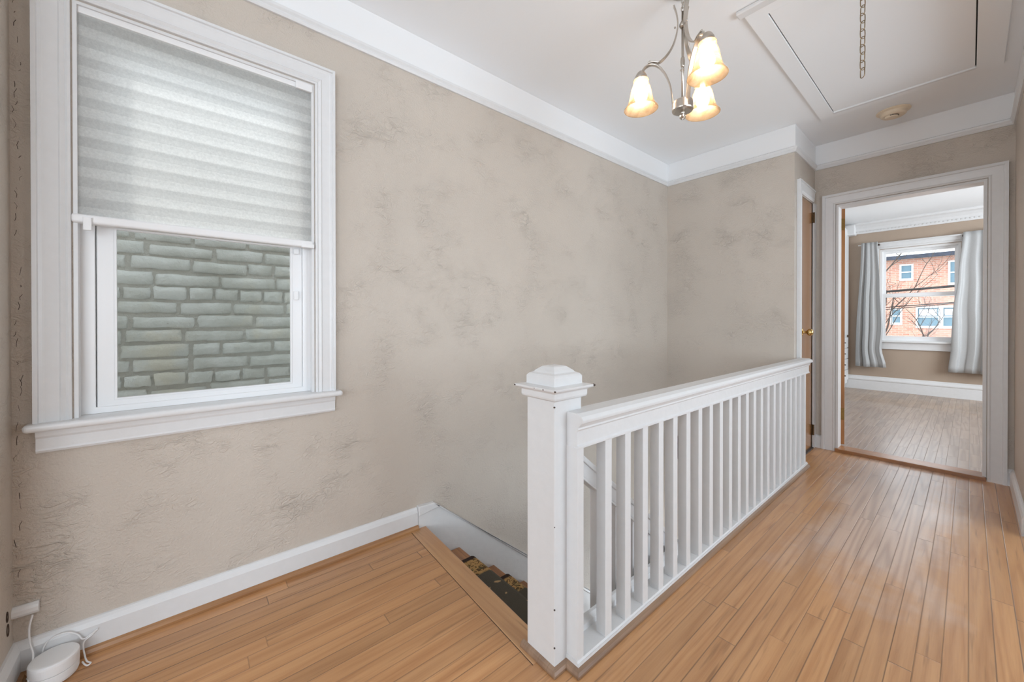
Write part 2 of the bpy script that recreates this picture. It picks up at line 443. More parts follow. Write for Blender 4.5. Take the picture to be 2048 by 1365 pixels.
# ------------------------------------------------------------------ the shell
ZB = -2.2
WX0, WX1, WZ0, WZ1 = -.270, .457, .770, 2.165        # window 1 opening
S('wall_left', slab(-4.0, E1+.1, ZB, H, W, W+.16, [(WX0, WX1, WZ0, WZ1)], mapY), M['wall'])
S('wall_end', slab(D, W, ZB, H, E1, E1+.1, [], mapX), M['wall'])
CX0, CX1, CZ = 3.785, 4.155, 2.115                   # closet doorway
S('wall_closet', slab(E1+.1, E2, 0, H, D, D+.1, [(CX0, CX1, 0, CZ)], mapY), M['wall'])
DY0, DY1, DZ = -.075, .735, 2.080                    # bedroom doorway
S('wall_far', slab(R-.1, W, 0, H, E2, E2+.11, [(DY0, DY1, 0, DZ)], mapX), M['wall'])
S('wall_right', slab(-.15, E2, 0, H, R-.1, R, [(.95, 3.25, 0, 2.35)], mapY), M['wall'])  # unseen opening added so the right-hand fill reaches the hall
S('wall_right_room', slab(-.15, 3.5, 0, H, -2.3, -2.2, [(.7, 3.1, .4, 2.2)], mapY), M['wall'])  # unseen side room, added to hold the right-hand fill lamp
S('wall_right_room_end', slab(-2.2, R-.1, 0, H, 3.5, 3.6, [], mapX), M['wall'])
S('wall_back', slab(1.70, W, 0, H, XB-.12, XB, [], mapX), M['wall'])
# unseen room behind the camera, added to bring fill light in
S('wall_rear', slab(-2.2, W, 0, H, -4.1, -4.0, [(-1.2, 1.8, .6, 2.4)], mapX), M['wall'])
S('wall_side', slab(-4.0, -.15, 0, H, -2.3, -2.2, [(-3.2, -.6, .75, 2.35)], mapY), M['wall'])
S('wall_side_return', slab(-2.2, R-.1, 0, H, -.25, -.15, [], mapX), M['wall'])
# floor with the stairwell cut out
LX, SY = .975, .905
bm = bmesh.new()
box(bm, -4.0, LX-.065, -2.2, W, -.22, 0)
box(bm, LX-.065, E2-.03, -.293, SY-.055, -.22, 0)
box(bm, LX-.065, 3.6, -2.2, -.293, -.22, 0)
box(bm, E1, E2-.03, SY-.055, W, -.22, 0)
S('floor', bm, M['floor'])
bm = bmesh.new()
box(bm, -4.1, E2+.1, -2.3, W+.16, H, H+.12)
S('ceiling', bm, M['ceil'])
S('floor_lower', B(.2, E1+.1, SY-.05, W, ZB-.1, ZB), M['floor'])
S('wall_stairwell', B(LX, E1, SY-.055, SY-.005, ZB, -.001), M['white'])
S('wall_stairwell_back', B(.15, .25, SY-.05, W, ZB, -.22), M['wall'])

# picture-rail band and moulding round the top of the hall
ring = [(XB, 1.70), (XB, W), (E1, W), (E1, D), (E2, D), (E2, R), (-.15, R)]
mz = lambda a, b, h: (a, b, h)
bm = bmesh.new(); sweep(bm, ring, [(0, HC+.03), (.006, HC+.03), (.006, H-.0005), (0, H-.0005)], mz)
S('trim_1', bm, M['band'])
bm = bmesh.new(); sweep(bm, ring, [(0, HC), (.010, HC), (.016, HC+.010), (.016, HC+.018), (.022, HC+.026), (.024, HC+.036), (.012, HC+.044), (0, HC+.044)], mz)
S('trim_2', bm, M['white'])

# baseboards
bprof = [(0, 0), (.018, 0), (.018, .086), (.012, .100), (.006, .108), (0, .110)]
sprof = [(.018, 0), (.034, 0), (.0335, .008), (.028, .017), (.018, .021)]
def base(name, path, shoe='shoe', prof=bprof):
    bm = bmesh.new(); sweep(bm, path, prof, mz); S(name, bm, M['white'])
    if shoe:
        bm = bmesh.new(); sweep(bm, path, sprof, mz); return S(name+'_shoe', bm, M[shoe])
base('baseboard_left', [(XB, 1.70), (XB, W), (.955, W)])
base('baseboard_far', [(4.2226, D), (4.2226, .826)], None)
base('baseboard_corner', [(E2, -.150), (E2, R), (3.28, R)], None)
base('baseboard_closet', [(E1, SY), (E1, D), (3.672, D)], None)

# landing border board, skewed a little like the photographed one
bm = bmesh.new()
for z0, z1 in ((-.022, .0015),):
    pts = [(.915, W-.02), (.995, W-.02), (.945, SY+.06), (.905, SY+.06), (.868, .975)]
    pts = [(.912, W-.018), (1.000, W-.018), (.950, .905), (.858, .905)]
    lo = [bm.verts.new((x, y, -.024)) for x, y in pts]; hi = [bm.verts.new((x, y, .0015)) for x, y in pts]
    bm.faces.new(lo[::-1]); bm.faces.new(hi)
    for i in range(4): bm.faces.new([lo[i], lo[(i+1) % 4], hi[(i+1) % 4], hi[i]])
S('trim_3', bm, M['nosing'], bevel=.004)
# thin dark joint beside the border
bm = bmesh.new()
for x0, x1, dx in ((.910, .912, 0),):
    v = [bm.verts.new(p) for p in ((.9095, W-.02, .0005), (.912, W-.02, .0005), (.858, .905, .0005), (.8555, .905, .0005))]
    bm.faces.new(v)
S('trim_4', bm, M['hole'])

# ------------------------------------------------------------------ staircase
stair = empty('staircase', (LX, 1.4, ZB), label='wooden staircase going down beside the white skirting board', cat='stairs')
NX, NZ, DX, DZS = 1.213, -.190, .2485, .204
N = 10
for k in range(N):
    xn = NX+DX*k; z = NZ-DZS*k
    bm = B(xn-DX-.035, xn, .974, W-.020, z-.026, z)
    new('tread', bm, M['tread'], stair, bevel=.008, seg=3)
    new('riser', B(xn-DX-.045, xn-DX-.022, .974, W-.020, z, z+DZS-.026 if k else -.026), M['tread'], stair)
bm = bmesh.new()
# skirt board on the wall
def skirt(y0, y1, top_off, bot_off, x_end=3.6, xs=.957):
    sl = -.8085
    x1 = 1.051
    up_ = [(xs, .117+top_off), (x1, .112+top_off), (x_end, .112+top_off+sl*(x_end-x1))]
    dn = [(xs, .117+bot_off), (x1+.03, .112+bot_off+.02), (x_end, .112+bot_off+sl*(x_end-x1))]
    bm = bmesh.new(); poly = up_+dn[::-1]
    a = [bm.verts.new((x, y0, z)) for x, z in poly]; b = [bm.verts.new((x, y1, z)) for x, z in poly]
    bm.faces.new(a); bm.faces.new(b[::-1])
    for i in range(len(a)): bm.faces.new([a[i], a[(i+1) % len(a)], b[(i+1) % len(a)], b[i]])
    return bm
new('skirt_board', skirt(W-.019, W-.0005, 0, -.50), M['white'], stair)
new('skirt_moulding', skirt(W-.027, W-.018, 0, -.050), M['white'], stair, bevel=.006, seg=3)
# stair runner: one strip of rug folded over treads and risers
path = []
for k in range(N):
    xn = NX+DX*k; z = NZ-DZS*k
    t = .007
    if k == 0: path += [(xn-DX-.020, z+t)]
    path += [(xn-.05, z+t), (xn-.008, z+t), (xn+t*.8, z+.001), (xn+t, z-.014), (xn-.004, z-.036), (xn-.020, z-.045), (xn-.020, z-DZS+t+.004), (xn-.014, z-DZS+t)]
bm = bmesh.new(); ya, yb = 1.05, 1.76
ys = [ya+(yb-ya)*i/10 for i in range(11)]
rows = [[bm.verts.new((x, y, z)) for y in ys] for x, z in path]
for a, b in zip(rows, rows[1:]):
    for i in range(10): bm.faces.new([a[i], a[i+1], b[i+1], b[i]])
o = new('stair_runner', bm, M['rug'], label='dark and gold patterned rug runner laid down the wooden stairs', cat='rug')
sm = o.modifiers.new('thick', 'SOLIDIFY'); sm.thickness = .006; sm.offset = 0

# ------------------------------------------------------------------ balustrade along the hall
rail = empty('stair_railing', (.955, .905, 0), label='white painted railing with square newel post between landing and hall', cat='railing')
nx0, nx1, ny0, ny1 = .888, 1.018, .840, .966
bm = bmesh.new(); box(bm, nx0, nx1, ny0, ny1, 0, .862)
newel = new('newel_post', bm, M['white'], rail, bevel=.003)
def frustum(bm, x0, x1, y0, y1, levels):
    rings = []
    for off, z in levels:
        rings.append([bm.verts.new(p) for p in ((x0-off, y0-off, z), (x1+off, y0-off, z), (x1+off, y1+off, z), (x0-off, y1+off, z))])
    for a, b in zip(rings, rings[1:]):
        for i in range(4): bm.faces.new([a[i], a[(i+1) % 4], b[(i+1) % 4], b[i]])
    bm.faces.new(rings[0][::-1]); bm.faces.new(rings[-1])
bm = bmesh.new()
frustum(bm, nx0, nx1, ny0, ny1, [(.000, .852), (.012, .858), (.014, .864), (.014, .880), (.020, .884), (.030, .889), (.031, .896), (.002, .899),
                                 (.002, .926), (-.004, .933), (-.014, .937), (-.020, .944), (-.034, .955), (-.042, .958)])
new('newel_cap', bm, M['white'], newel, bevel=.0015)
# chipped paint spots on the cap plate and shaft
for (x, y, z, s) in ((nx0-.030, ny0-.0305, .892, .0035), (nx0-.0295, ny0+.02, .892, .003), (nx0-.0295, ny0+.06, .892, .002), (nx0-.03, ny1+.028, .892, .0035),
                     (nx1+.030, ny0-.028, .893, .006), (nx0-.0005, ny0, .836, .0035), (nx0, ny0-.0003, .46, .002), (nx0, ny0, .20, .003), (nx0, ny0, .08, .003)):
    bm = bmesh.new(); bmesh.ops.create_icosphere(bm, subdivisions=2, radius=s)
    bmesh.ops.scale(bm, vec=(1, 1, .8), verts=bm.verts); bmesh.ops.translate(bm, vec=(x, y, z), verts=bm.verts)
    new('paint_chip', bm, M['hole'], newel, label='dark chip in the white paint')
HX1 = 3.665
def railprof(c, hw, z0, z1):
    h = z1-z0
    o_ = [(hw*.62, z0), (hw*.62, z0+h*.07), (hw*.53, z0+h*.11), (hw*.53, z0+h*.50), (hw*.66, z0+h*.55), (hw*.62, z0+h*.60), (hw*.80, z0+h*.70), (hw*.98, z0+h*.76), (hw, z0+h*.84), (hw*.86, z0+h*.93), (hw*.55, z1)]
    return [(c-y, z) for y, z in o_]+[(c+y, z) for y, z in o_[::-1]]
rp = railprof(.826, .053, .703, .815)
bm = bmesh.new(); a = [bm.verts.new((.946, y, z)) for y, z in rp]; b = [bm.verts.new((HX1, y, z)) for y, z in rp]
bm.faces.new(a); bm.faces.new(b[::-1])
for i in range(len(a)): bm.faces.new([a[i], a[(i+1) % len(a)], b[(i+1) % len(a)], b[i]])
new('handrail', bm, M['white'], rail, bevel=.0015)
bm = bmesh.new()
sweep(bm, [(.942, .829), (3.600, .829)], [(-.062, .0), (.037, .0), (.037, .030), (.034, .036), (-.030, .036), (-.034, .052), (-.050, .060), (-.062, .060)], mz)
new('bottom_rail', bm, M['white'], rail)
bx = [.944, *[1.127-.037+.1163*k for k in range(22)]]
for i, x in enumerate(bx):
    new('baluster', B(x, x+(.036 if i else .032), .795, (.834 if i else .842), .034, .708), M['white'], rail, bevel=.002)
new('skirting_face', B(.942, 3.60, .7895, .7915, 0, .030), M['white'], rail)
# wood shoe moulding round newel foot and rail
q = .016
bm = bmesh.new()
pth = [(1.0, SY+.066), (nx0, SY+.066), (nx0, ny0), (.935, ny0), (.935, .796), (3.60, .796)]
pth = [(nx0, .985), (nx0, ny0), (.942, ny0), (.942, .791), (3.605, .791)]
sweep(bm, pth, [(0, 0.001), (q, 0.001), (q*.98, .008), (q*.7, .016), (0, .021)], mz)
new('shoe_moulding', bm, M['shoe2'], rail, label='worn brown wood shoe moulding')
# descending stair rail behind it
zr = lambda x: .705-.80*(x-1.0)
y0, y1 = .925, .975
def sloped(x0, x1, ya, yb, o0, o1):
    bm = bmesh.new(); vs = []
    for x in (x0, x1):
        for y in (ya, yb):
            for o_ in (o0, o1): vs.append(bm.verts.new((x, y, zr(x)+o_)))
    for idx in ((0, 1, 3, 2), (4, 6, 7, 5), (0, 4, 5, 1), (2, 3, 7, 6), (0, 2, 6, 4), (1, 5, 7, 3)): bm.faces.new([vs[i] for i in idx])
    return bm
down = rail
new('sloping_handrail', sloped(1.013, 3.5, .928, .972, -.072, 0), M['white'], down, bevel=.006)
new('rail_moulding', sloped(1.013, 3.5, .920, .980, -.014, .010), M['white'], down, bevel=.004)
new('rail_bead', sloped(1.013, 3.5, .924, .976, -.080, -.070), M['white'], down, bevel=.003)
new('stringer', sloped(1.013, 3.5, .930, .970, -1.02, -.74), M['white'], down)
for k in range(20):
    x = 1.100+.124*k
    bm = bmesh.new(); vs = []
    for xx in (x, x+.036):
        for y in (.934, .966):
            for o_ in (-.745, -.075): vs.append(bm.verts.new((xx, y, zr(xx)+o_)))
    for idx in ((0, 1, 3, 2), (4, 6, 7, 5), (0, 4, 5, 1), (2, 3, 7, 6), (0, 2, 6, 4), (1, 5, 7, 3)): bm.faces.new([vs[i] for i in idx])
    new('sloping_rail_baluster', bm, M['white'], down)

# ------------------------------------------------------------------ window 1 with shade
win = empty('window_1', ((WX0+WX1)/2, W, WZ0), kind='structure')
yy = lambda a, b, h: (a, W-h, b)
def casing(bm, path, wdt, mapf, dep=.020):
    prof = [(.004, 0), (.004, dep*.55), (.010, dep*.72), (.016, dep*.55), (.021, dep*.72), (.026, dep*.9), (.030, dep*.75), (wdt-.024, dep*.95), (wdt-.020, dep*1.05), (wdt-.012, dep*1.05), (wdt-.010, dep*1.4), (wdt, dep*1.4), (wdt, 0)]
    sweep(bm, path, prof, mapf)
# travel so that 'right' points away from the opening: up the right side, over the top, down the left
bm = bmesh.new(); casing(bm, [(WX1, .785), (WX1, WZ1), (WX0, WZ1), (WX0, .785)], .084, yy)
new('window_casing', bm, M['white'], win)
bm = bmesh.new(); sweep(bm, [(WX1, WZ0), (WX1, WZ1), (WX0, WZ1), (WX0, WZ0)], [(-.010, 0.002), (-.010, -.045), (.0, -.045), (.0, .002)], yy)
new('window_jamb', bm, M['white'], win)
bm = B(-.372, .566, W-.052, W+.05, .762, .786); new('window_stool', bm, M['white'], win, bevel=.010, seg=4)
bm = bmesh.new()
ap = [(0, .690), (.014, .690), (.018, .697), (.016, .703), (.016, .735), (.020, .742), (.022, .762), (0, .762)]
a = [bm.verts.new((-.350, W-d, z)) for d, z in ap]; b = [bm.verts.new((.540, W-d, z)) for d, z in ap]
bm.faces.new(a); bm.faces.new(b[::-1])
for i in range(len(a)): bm.faces.new([a[i], a[(i+1) % len(a)], b[(i+1) % len(a)], b[i]])
new('window_apron', bm, M['white'], win)
def ringbox(x0, x1, z0, z1, wl, wr, wb, wt, ya, yb):
    return slab(x0, x1, z0, z1, ya, yb, [(x0+wl, x1-wr, z0+wb, z1-wt)], mapY)
new('window_frame', ringbox(-.262, .449, .786, 2.157, .036, .030, .022, .03, W+.040, W+.14), M['vinyl'], win, bevel=.002)
sash = new('lower_sash', ringbox(-.224, .419, .800, 1.470, .046, .044, .030, .035, W+.048, W+.085), M['vinyl'], win, bevel=.004)
new('glazing_bead', ringbox(-.180, .377, .828, 1.437, .006, .006, .006, .006, W+.046, W+.060), M['vinyl'], sash)
new('pane', B(-.176, .373, W+.062, W+.066, .832, 1.435), M['glass'], sash)
up_s = new('upper_sash', ringbox(-.224, .419, 1.440, 2.13, .046, .044, .035, .035, W+.090, W+.125), M['vinyl'], win)
new('pane', B(-.178, .375, W+.105, W+.109, 1.475, 2.095), M['glass'], up_s)
new('sash_latch', B(.385, .402, W+.038, W+.048, 1.20, 1.24), M['vinyl'], sash, bevel=.002)
new('tilt_latch', B(.384, .404, W+.036, W+.048, 1.405, 1.428), M['vinyl'], sash, bevel=.002)

shade = empty('window_shade', (.09, W+.012, 2.15), label='off-white pleated cellular shade pulled halfway down the window', cat='window shade')
bm = bmesh.new(); z1, z0 = 2.150, 1.462; rows = []; n = 82
for i in range(n+1):
    z = z1-(z1-z0)*i/n; d = .0035*abs(math.sin(PI*(z-.012)/.0336))
    rows.append([bm.verts.new((x, W+.012-d, z)) for x in (-.262, -.1, .1, .3, .449)])
for a, b in zip(rows, rows[1:]):
    for i in range(4): bm.faces.new([a[i], a[i+1], b[i+1], b[i]])
new('shade_fabric', bm, M['shadefab'], shade, smooth=True)
new('head_rail', B(-.262, .449, W+.006, W+.038, 2.134, 2.158), M['plastic'], shade, bevel=.003)
new('bottom_rail', B(-.274, .452, W-.014, W+.024, 1.432, 1.462), M['plastic'], shade, bevel=.008, seg=4)
new('rail_clip', B(-.246, -.226, W-.022, W-.012, 1.408, 1.452, mtx=Matrix.Identity(4)), M['plastic'], shade, bevel=.002)
new('rail_end_cap', B(.405, .454, W-.018, W+.002, 1.430, 1.448), M['plastic'], shade, bevel=.002)
new('head_bracket', B(.385, .450, W-.006, W+.008, 2.128, 2.160), M['plastic'], shade, bevel=.002)

# neighbouring wall of painted bricks
bm = bmesh.new(); NY = 2.9; c_h = .0803
box(bm, -2.5, 4.5, NY+.012, NY+.2, -1.0, 2.02, mi=1)
random.seed(21)
r = 0; z = .02
while z < 1.95:
    x = -1.2+random.uniform(-.25, 0)
    header_course = (r % 6 == 3)
    while x < 2.4:
        L_ = random.uniform(.235, .285) if not header_course else random.uniform(.105, .14)
        if random.random() < .08 and not header_course: L_ = .13
        hz = c_h-.011+random.uniform(-.005, .005)
        dy = random.uniform(-.004, .004)
        zz = z+random.uniform(-.004, .004)
        # rounded brick front: a 5x4 grid pushed back at its rim
        gx, gz = 7, 5; g_ = []
        for i in range(gx):
            row_ = []
            for j in range(gz):
                u, v = i/(gx-1), j/(gz-1)
                rim = 1 if i in (0, gx-1) or j in (0, gz-1) else 0
                near = 1 if i in (1, gx-2) or j in (1, gz-2) else 0
                uu = {0: 0, 1: .04, gx-2: .96, gx-1: 1}.get(i, u); vv = {0: 0, 1: .14, gz-2: .86, gz-1: 1}.get(j, v)
                yq = NY+dy+(.015 if rim else (.003 if near else random.uniform(-.003, .001)))
                row_.append(bm.verts.new((x+uu*L_+random.uniform(-.004, .004), yq+random.uniform(-.001, .001), zz+vv*hz+random.uniform(-.004, .004))))
            g_.append(row_)
        for i in range(gx-1):
            for j in range(gz-1):
                f = bm.faces.new([g_[i][j], g_[i+1][j], g_[i+1][j+1], g_[i][j+1]]); f.smooth = True
        x += L_+random.uniform(.007, .014)
    z += c_h; r += 1
o = new('neighbour_wall', bm, [M['pbrick'], M['mortar']], recalc=True, label='pale painted brick wall of the next house outside the near window', cat='wall')

# ------------------------------------------------------------------ closet door in the short side wall
dr = empty('door_1', ((CX0+CX1)/2, D, 0), kind='structure')
new('door_slab', B(CX0+.004, CX1-.004, D+.004, D+.040, .012, CZ-.004), M['door'], dr, bevel=.002)
bm = bmesh.new(); casing(bm, [(CX1, CZ), (CX0, CZ), (CX0, 0)], .100, lambda a, b, h: (a, D-h, b), .018)
new('door_casing', bm, M['white'], dr)
new('door_threshold', B(CX0, CX1, D-.012, D+.045, 0.0, .010), M['hole'], dr)
new('hinge_jamb', B(CX1, E2-.001, D-.012, D+.03, 0, CZ), M['white'], dr, label='white painted jamb strip')
kn = bmesh.new()
mt = Matrix.Translation((3.835, D, 1.010)) @ Matrix.Rotation(PI/2, 4, 'X')
lathe(kn, [(0, -.004), (.031, -.004), (.032, .001), (.026, .006), (.012, .010), (.009, .028), (.016, .034), (.026, .042), (.029, .054), (.026, .066), (.014, .073), (0, .074)], mtx=mt)
new('door_knob', kn, M['brass'], dr, smooth=True, label='round brass door knob')
for z in (.16, 1.99):
    bm = bmesh.new(); lathe(bm, [(0, -.045), (.008, -.045), (.008, .045), (0, .045)], c=(CX1, D-.008, z), seg=12)
    box(bm, CX1-.020, CX1+.012, D-.004, D+.003, z-.043, z+.043)
    new('hinge', bm, M['brassdark'], dr)

# ------------------------------------------------------------------ bedroom doorway
dw = empty('door_2', (E2, (DY0+DY1)/2, 0), kind='structure')
bm = bmesh.new()
# mapped in (y,z): travel so that right is away from opening (view from hall, y to the left)
casing(bm, [(DY0, 0), (DY0, DZ), (DY1, DZ), (DY1, 0)], .001, lambda a, b, h: (E2-h, a, b)) if False else None
prof = [(-.004, 0), (-.004, .012), (-.012, .016), (-.020, .013), (-.052, .018), (-.068, .019), (-.072, .026), (-.078, .028), (-.090, .028), (-.090, 0)]
sweep(bm, [(DY0, 0), (DY0, DZ), (DY1, DZ), (DY1, 0)], prof, lambda a, b, h: (E2-h, a, b))
new('door_casing', bm, M['white'], dw)
bm = bmesh.new(); sweep(bm, [(DY0, 0), (DY0, DZ), (DY1, DZ), (DY1, 0)], [(0, .004), (.016, .004), (.016, -.118), (0, -.118)], lambda a, b, h: (E2-h, a, b))
new('door_jamb', bm, M['white'], dw)
new('door_threshold', B(E2-.030, E2+.115, DY0, DY1, -.02, .026), M['tread'], dw, bevel=.004, label='raised dark brown wood threshold')
# open door seen on its hinge edge
hx, hy = E2+.122, .700
ang = math.radians(28)
mt = Matrix.Translation((hx, hy, 0)) @ Matrix.Rotation(ang, 4, 'Z')
leaf = empty('door_3', (hx, hy, .03), kind='structure')
new('door_slab', B(0, .76, -.004, .034, .036, 2.066, mtx=mt), M['dooredge'], leaf, bevel=.002)
for z in (.30, 1.93):
    new('hinge', B(-.003, .001, -.002, .032, z-.05, z+.05, mtx=mt), M['brass'], leaf, label='brass butt hinge')
bm = bmesh.new(); lathe(bm, [(0, -.034), (.026, -.034), (.028, -.05), (.02, -.062), (0, -.064)], mtx=mt @ Matrix.Translation((.70, 0, 1.0)) @ Matrix.Rotation(-PI/2, 4, 'X'))
new('door_knob', bm, M['brass'], leaf, smooth=True)

# ------------------------------------------------------------------ bedroom
ZF = .022
S('floor_bedroom', B(E2+.11, E3, R2, L2, -.2, ZF), M['floor2'])
S('ceiling_bedroom', B(E2+.11, E3+.15, R2-.1, L2+.1, H, H+.12), M['ceil'])
WY0, WY1, WB, WT = .080, .900, .760, 2.185
S('wall_bedroom_far', slab(R2-.1, L2+.1, 0, H, E3, E3+.15, [(WY0, WY1, WB, WT)], mapX), M['wall2'])
S('wall_bedroom_left', B(E2+.11, E3, L2, L2+.1, 0, H), M['wall2'])
S('wall_bedroom_right', slab(E2+.11, E3, 0, H, R2-.1, R2, [(5.1, 7.3, .8, 2.4)], mapY), M['wall2'])  # unseen side opening added to let more light into the bedroom
S('wall_bedroom_near', slab(R2-.1, R-.1, 0, H, E2, E2+.11, [], mapX), M['wall2'])
mrev = lambda a, b, h: (a, b, h)
bpath = [(E2+.11, L2), (E3, L2), (E3, R2)]
bm = bmesh.new(); sweep(bm, bpath, [(0, ZF), (.018, ZF), (.020, ZF+.14), (.026, ZF+.150), (.026, ZF+.165), (.016, ZF+.19), (.010, ZF+.21), (0, ZF+.212)], mz)
S('baseboard_bedroom', bm, M['white'])
bm = bmesh.new(); sweep(bm, bpath, [(0, 2.462), (.012, 2.462), (.020, 2.480), (.022, 2.500), (.045, 2.540), (.080, 2.575), (.110, 2.590), (.115, 2.605), (.115, H-.001), (0, H-.001)], mz)
# dentil row
for i in range(95):
    y = L2-.06-i*.040
    box(bm, E3-.030, E3-.018, y, y+.022, 2.484, 2.500)
S('trim_5', bm, M['white'])
S('trim_6', B(E3-.16, E3, 1.17, 1.29, 2.440, 2.60), M['white'], bevel=.01)

w2 = empty('window_2', (E3, (WY0+WY1)/2, WB), kind='structure')
bm = bmesh.new()
sweep(bm, [(WY0, .80), (WY0, WT), (WY1, WT), (WY1, .80)], [(-.004, 0), (-.004, .012), (-.02, .016), (-.07, .020), (-.085, .024), (-.085, 0)], lambda a, b, h: (E3-h, a, b))
new('window_casing', bm, M['white'], w2)
new('window_stool', B(E3-.06, E3+.05, -.02, 1.0, .770, .800), M['white'], w2, bevel=.006)
new('window_apron', B(E3-.022, E3, 0.0, .98, .665, .770), M['white'], w2, bevel=.004)
new('window_head', B(E3-.03, E3, -.01, .99, WT+.03, WT+.105), M['white'], w2, bevel=.004)
new('window_frame', slab(WY0, WY1, .80, WT, E3+.02, E3+.11, [(WY0+.028, WY1-.028, .815, WT-.03)], mapX), M['vinyl'], w2)
us = new('upper_sash', slab(WY0+.028, WY1-.028, 1.45, WT-.03, E3+.07, E3+.10, [(WY0+.062, WY1-.062, 1.51, WT-.07)], mapX), M['vinyl'], w2)
ls = new('lower_sash', slab(WY0+.028, WY1-.028, .815, 1.505, E3+.03, E3+.06, [(WY0+.062, WY1-.062, .865, 1.455)], mapX), M['vinyl'], w2)
new('pane', B(E3+.083, E3+.087, WY0+.06, WY1-.06, 1.50, WT-.065), M['glass'], us)
new('pane', B(E3+.043, E3+.047, WY0+.06, WY1-.06, .86, 1.46), M['glass'], ls)

rod = empty('curtain_rod', (E3-.06, .49, 2.275), label='white curtain rod above the bedroom window', cat='curtain rod')
bm = bmesh.new(); tube(bm, [(E3-.065, 1.14, 2.272), (E3-.065, -.30, 2.272)], .008, 10)
new('rod', bm, M['white'], rod)
for y in (.905, .062):
    new('rod_bracket', B(E3-.075, E3-.001, y-.010, y+.010, 2.245, 2.270), M['hole'], rod, bevel=.002, label='small dark rod bracket')
def curtain(name, edge, other, lab, flip):
    """edge(z)-> y of the side toward the window, other(z)-> outer y"""
    bm = bmesh.new(); nz, nu = 26, 90; rows = []
    for i in range(nz+1):
        t = i/nz; z = 2.300-(2.300-.388)*t
        e, o_ = edge(t), other(t); row_ = []
        for j in range(nu+1):
            u = j/nu
            amp = (.016+.030*t)*(.6+.4*math.sin(3+7*u))
            ph = 2*PI*3.6*(u+.03*math.sin(5*t+u*3))
            y = e+(o_-e)*u+.010*t*math.sin(ph*2+1)
            x = E3-.075-amp*(1+math.sin(ph))-.01*t
            row_.append(bm.verts.new((x, y, z)))
        rows.append(row_)
    for a, b in zip(rows, rows[1:]):
        for j in range(nu): bm.faces.new([a[j], a[j+1], b[j+1], b[j]])
    o = new(name, bm, M['curtain'], smooth=True, label=lab, cat='curtain', group='bedroom curtains')
    s = o.modifiers.new('thick', 'SOLIDIFY'); s.thickness = .003
def interp(t, ks):
    for (a, va), (b, vb) in zip(ks, ks[1:]):
        if a <= t <= b:
            k = (t-a)/(b-a); k = k*k*(3-2*k); return va+(vb-va)*k
    return ks[-1][1]
curtain('curtain', lambda t: interp(t, [(0, .915), (.35, .885), (.7, .850), (.85, .868), (1, .818)]), lambda t: interp(t, [(0, 1.10), (1, 1.165)]), 'light grey curtain hanging on the left side of the bedroom window', 0)
curtain('curtain', lambda t: interp(t, [(0, .062), (.3, .100), (.6, .150), (.8, .165), (1, .195)]), lambda t: interp(t, [(0, -.28), (1, -.36)]), 'light grey curtain on the right of the bedroom window, partly behind the door casing', 1)

# built-in white wardrobe against the bedroom's left wall
wr = empty('wardrobe', (7.5, 1.43, ZF), label='tall white wardrobe with drawers beside the open bedroom door', cat='wardrobe')
new('cabinet_body', B(6.9, E3-.03, 1.275, L2-.002, .10, 2.56), M['white'], wr)
new('plinth', B(6.9, E3-.03, 1.30, L2-.002, ZF, .10), M['white'], wr)
for k in range(4):
    z = .16+k*.17
    d = new('drawer', B(6.92, E3-.05, 1.257, 1.275, z, z+.160), M['white'], wr, bevel=.003)
    new('knob', B(7.80, 7.83, 1.240, 1.257, z+.075, z+.090), M['hole'], d)
new('wardrobe_door', B(6.92, E3-.05, 1.257, 1.275, .87, 2.53), M['white'], wr, bevel=.003)

# ------------------------------------------------------------------ attic hatch
hz = H
hatch = empty('attic_hatch', (2.9, .31, H), label='white attic hatch panel in a flat frame on the ceiling', cat='attic hatch')
hx0, hx1, hy0, hy1 = 2.194, 3.588, -.020, .645
def frameXY(x0, x1, y0, y1, wx0, wx1, wy0, wy1, za, zb):
    return slab(x0-wx0, x1+wx1, y0-wy0, y1+wy1, za, zb, [(x0, x1, y0, y1)], lambda a, b, t: (a, b, t))
new('hatch_frame', frameXY(hx0, hx1, hy0, hy1, .07, .085, .105, .085, H-.014, H-.0005), M['ceil'], hatch, bevel=.003)
new('hatch_gap', B(hx0, hx1, hy0, hy1, H-.0035, H-.0008), M['dark'], hatch)
new('hatch_panel', B(hx0, hx1-.002, hy0+.0055, hy1-.005, H-.012, H-.004), M['ceil'], hatch)
new('end_bead', B(hx1-.004, hx1+.020, hy0, hy1, H-.022, H-.010), M['white'], hatch, bevel=.004)
new('near_moulding', B(hx0-.115, hx0-.068, hy0-.05, hy1+.105, H-.020, H-.0008), M['white'], hatch, bevel=.005)
# pull chain
ch = empty('pull_chain', (2.30, .312, H-.012), label='brass link pull chain hanging from the attic hatch', cat='chain')
cx, cy = 2.30, .3115
lp, zl, k = .0345, H-.018, 0
dirv = Vector((rt0.x, rt0.y, 0)); dirf = Vector((fw.x, fw.y, 0)).normalized()
while zl > 2.222:
    hh, ww = .0215, .0105
    side = dirv if k % 2 == 0 else dirf
    pts = []
    for a in range(20):
        t = 2*PI*a/20; cxx = math.cos(t); szz = math.sin(t)
        zc = zl-hh+ (hh-ww)*(1 if szz > 0 else -1)*(1 if abs(szz) > 1e-6 else 0) + ww*szz
        pts.append(Vector((cx, cy, zc))+side*ww*cxx)
    bm = bmesh.new(); tube(bm, pts, .0019, 6, closed=True)
    new('chain_link', bm, M['chainm'], ch, smooth=True)
    zl -= lp; k += 1
# eye that holds it
bm = bmesh.new(); lathe(bm, [(0, 0), (.010, 0), (.010, -.006), (.003, -.008), (.003, -.012), (0, -.012)], c=(cx, cy, H-.0115), seg=12)
new('chain_eye', bm, M['chainm'], ch)

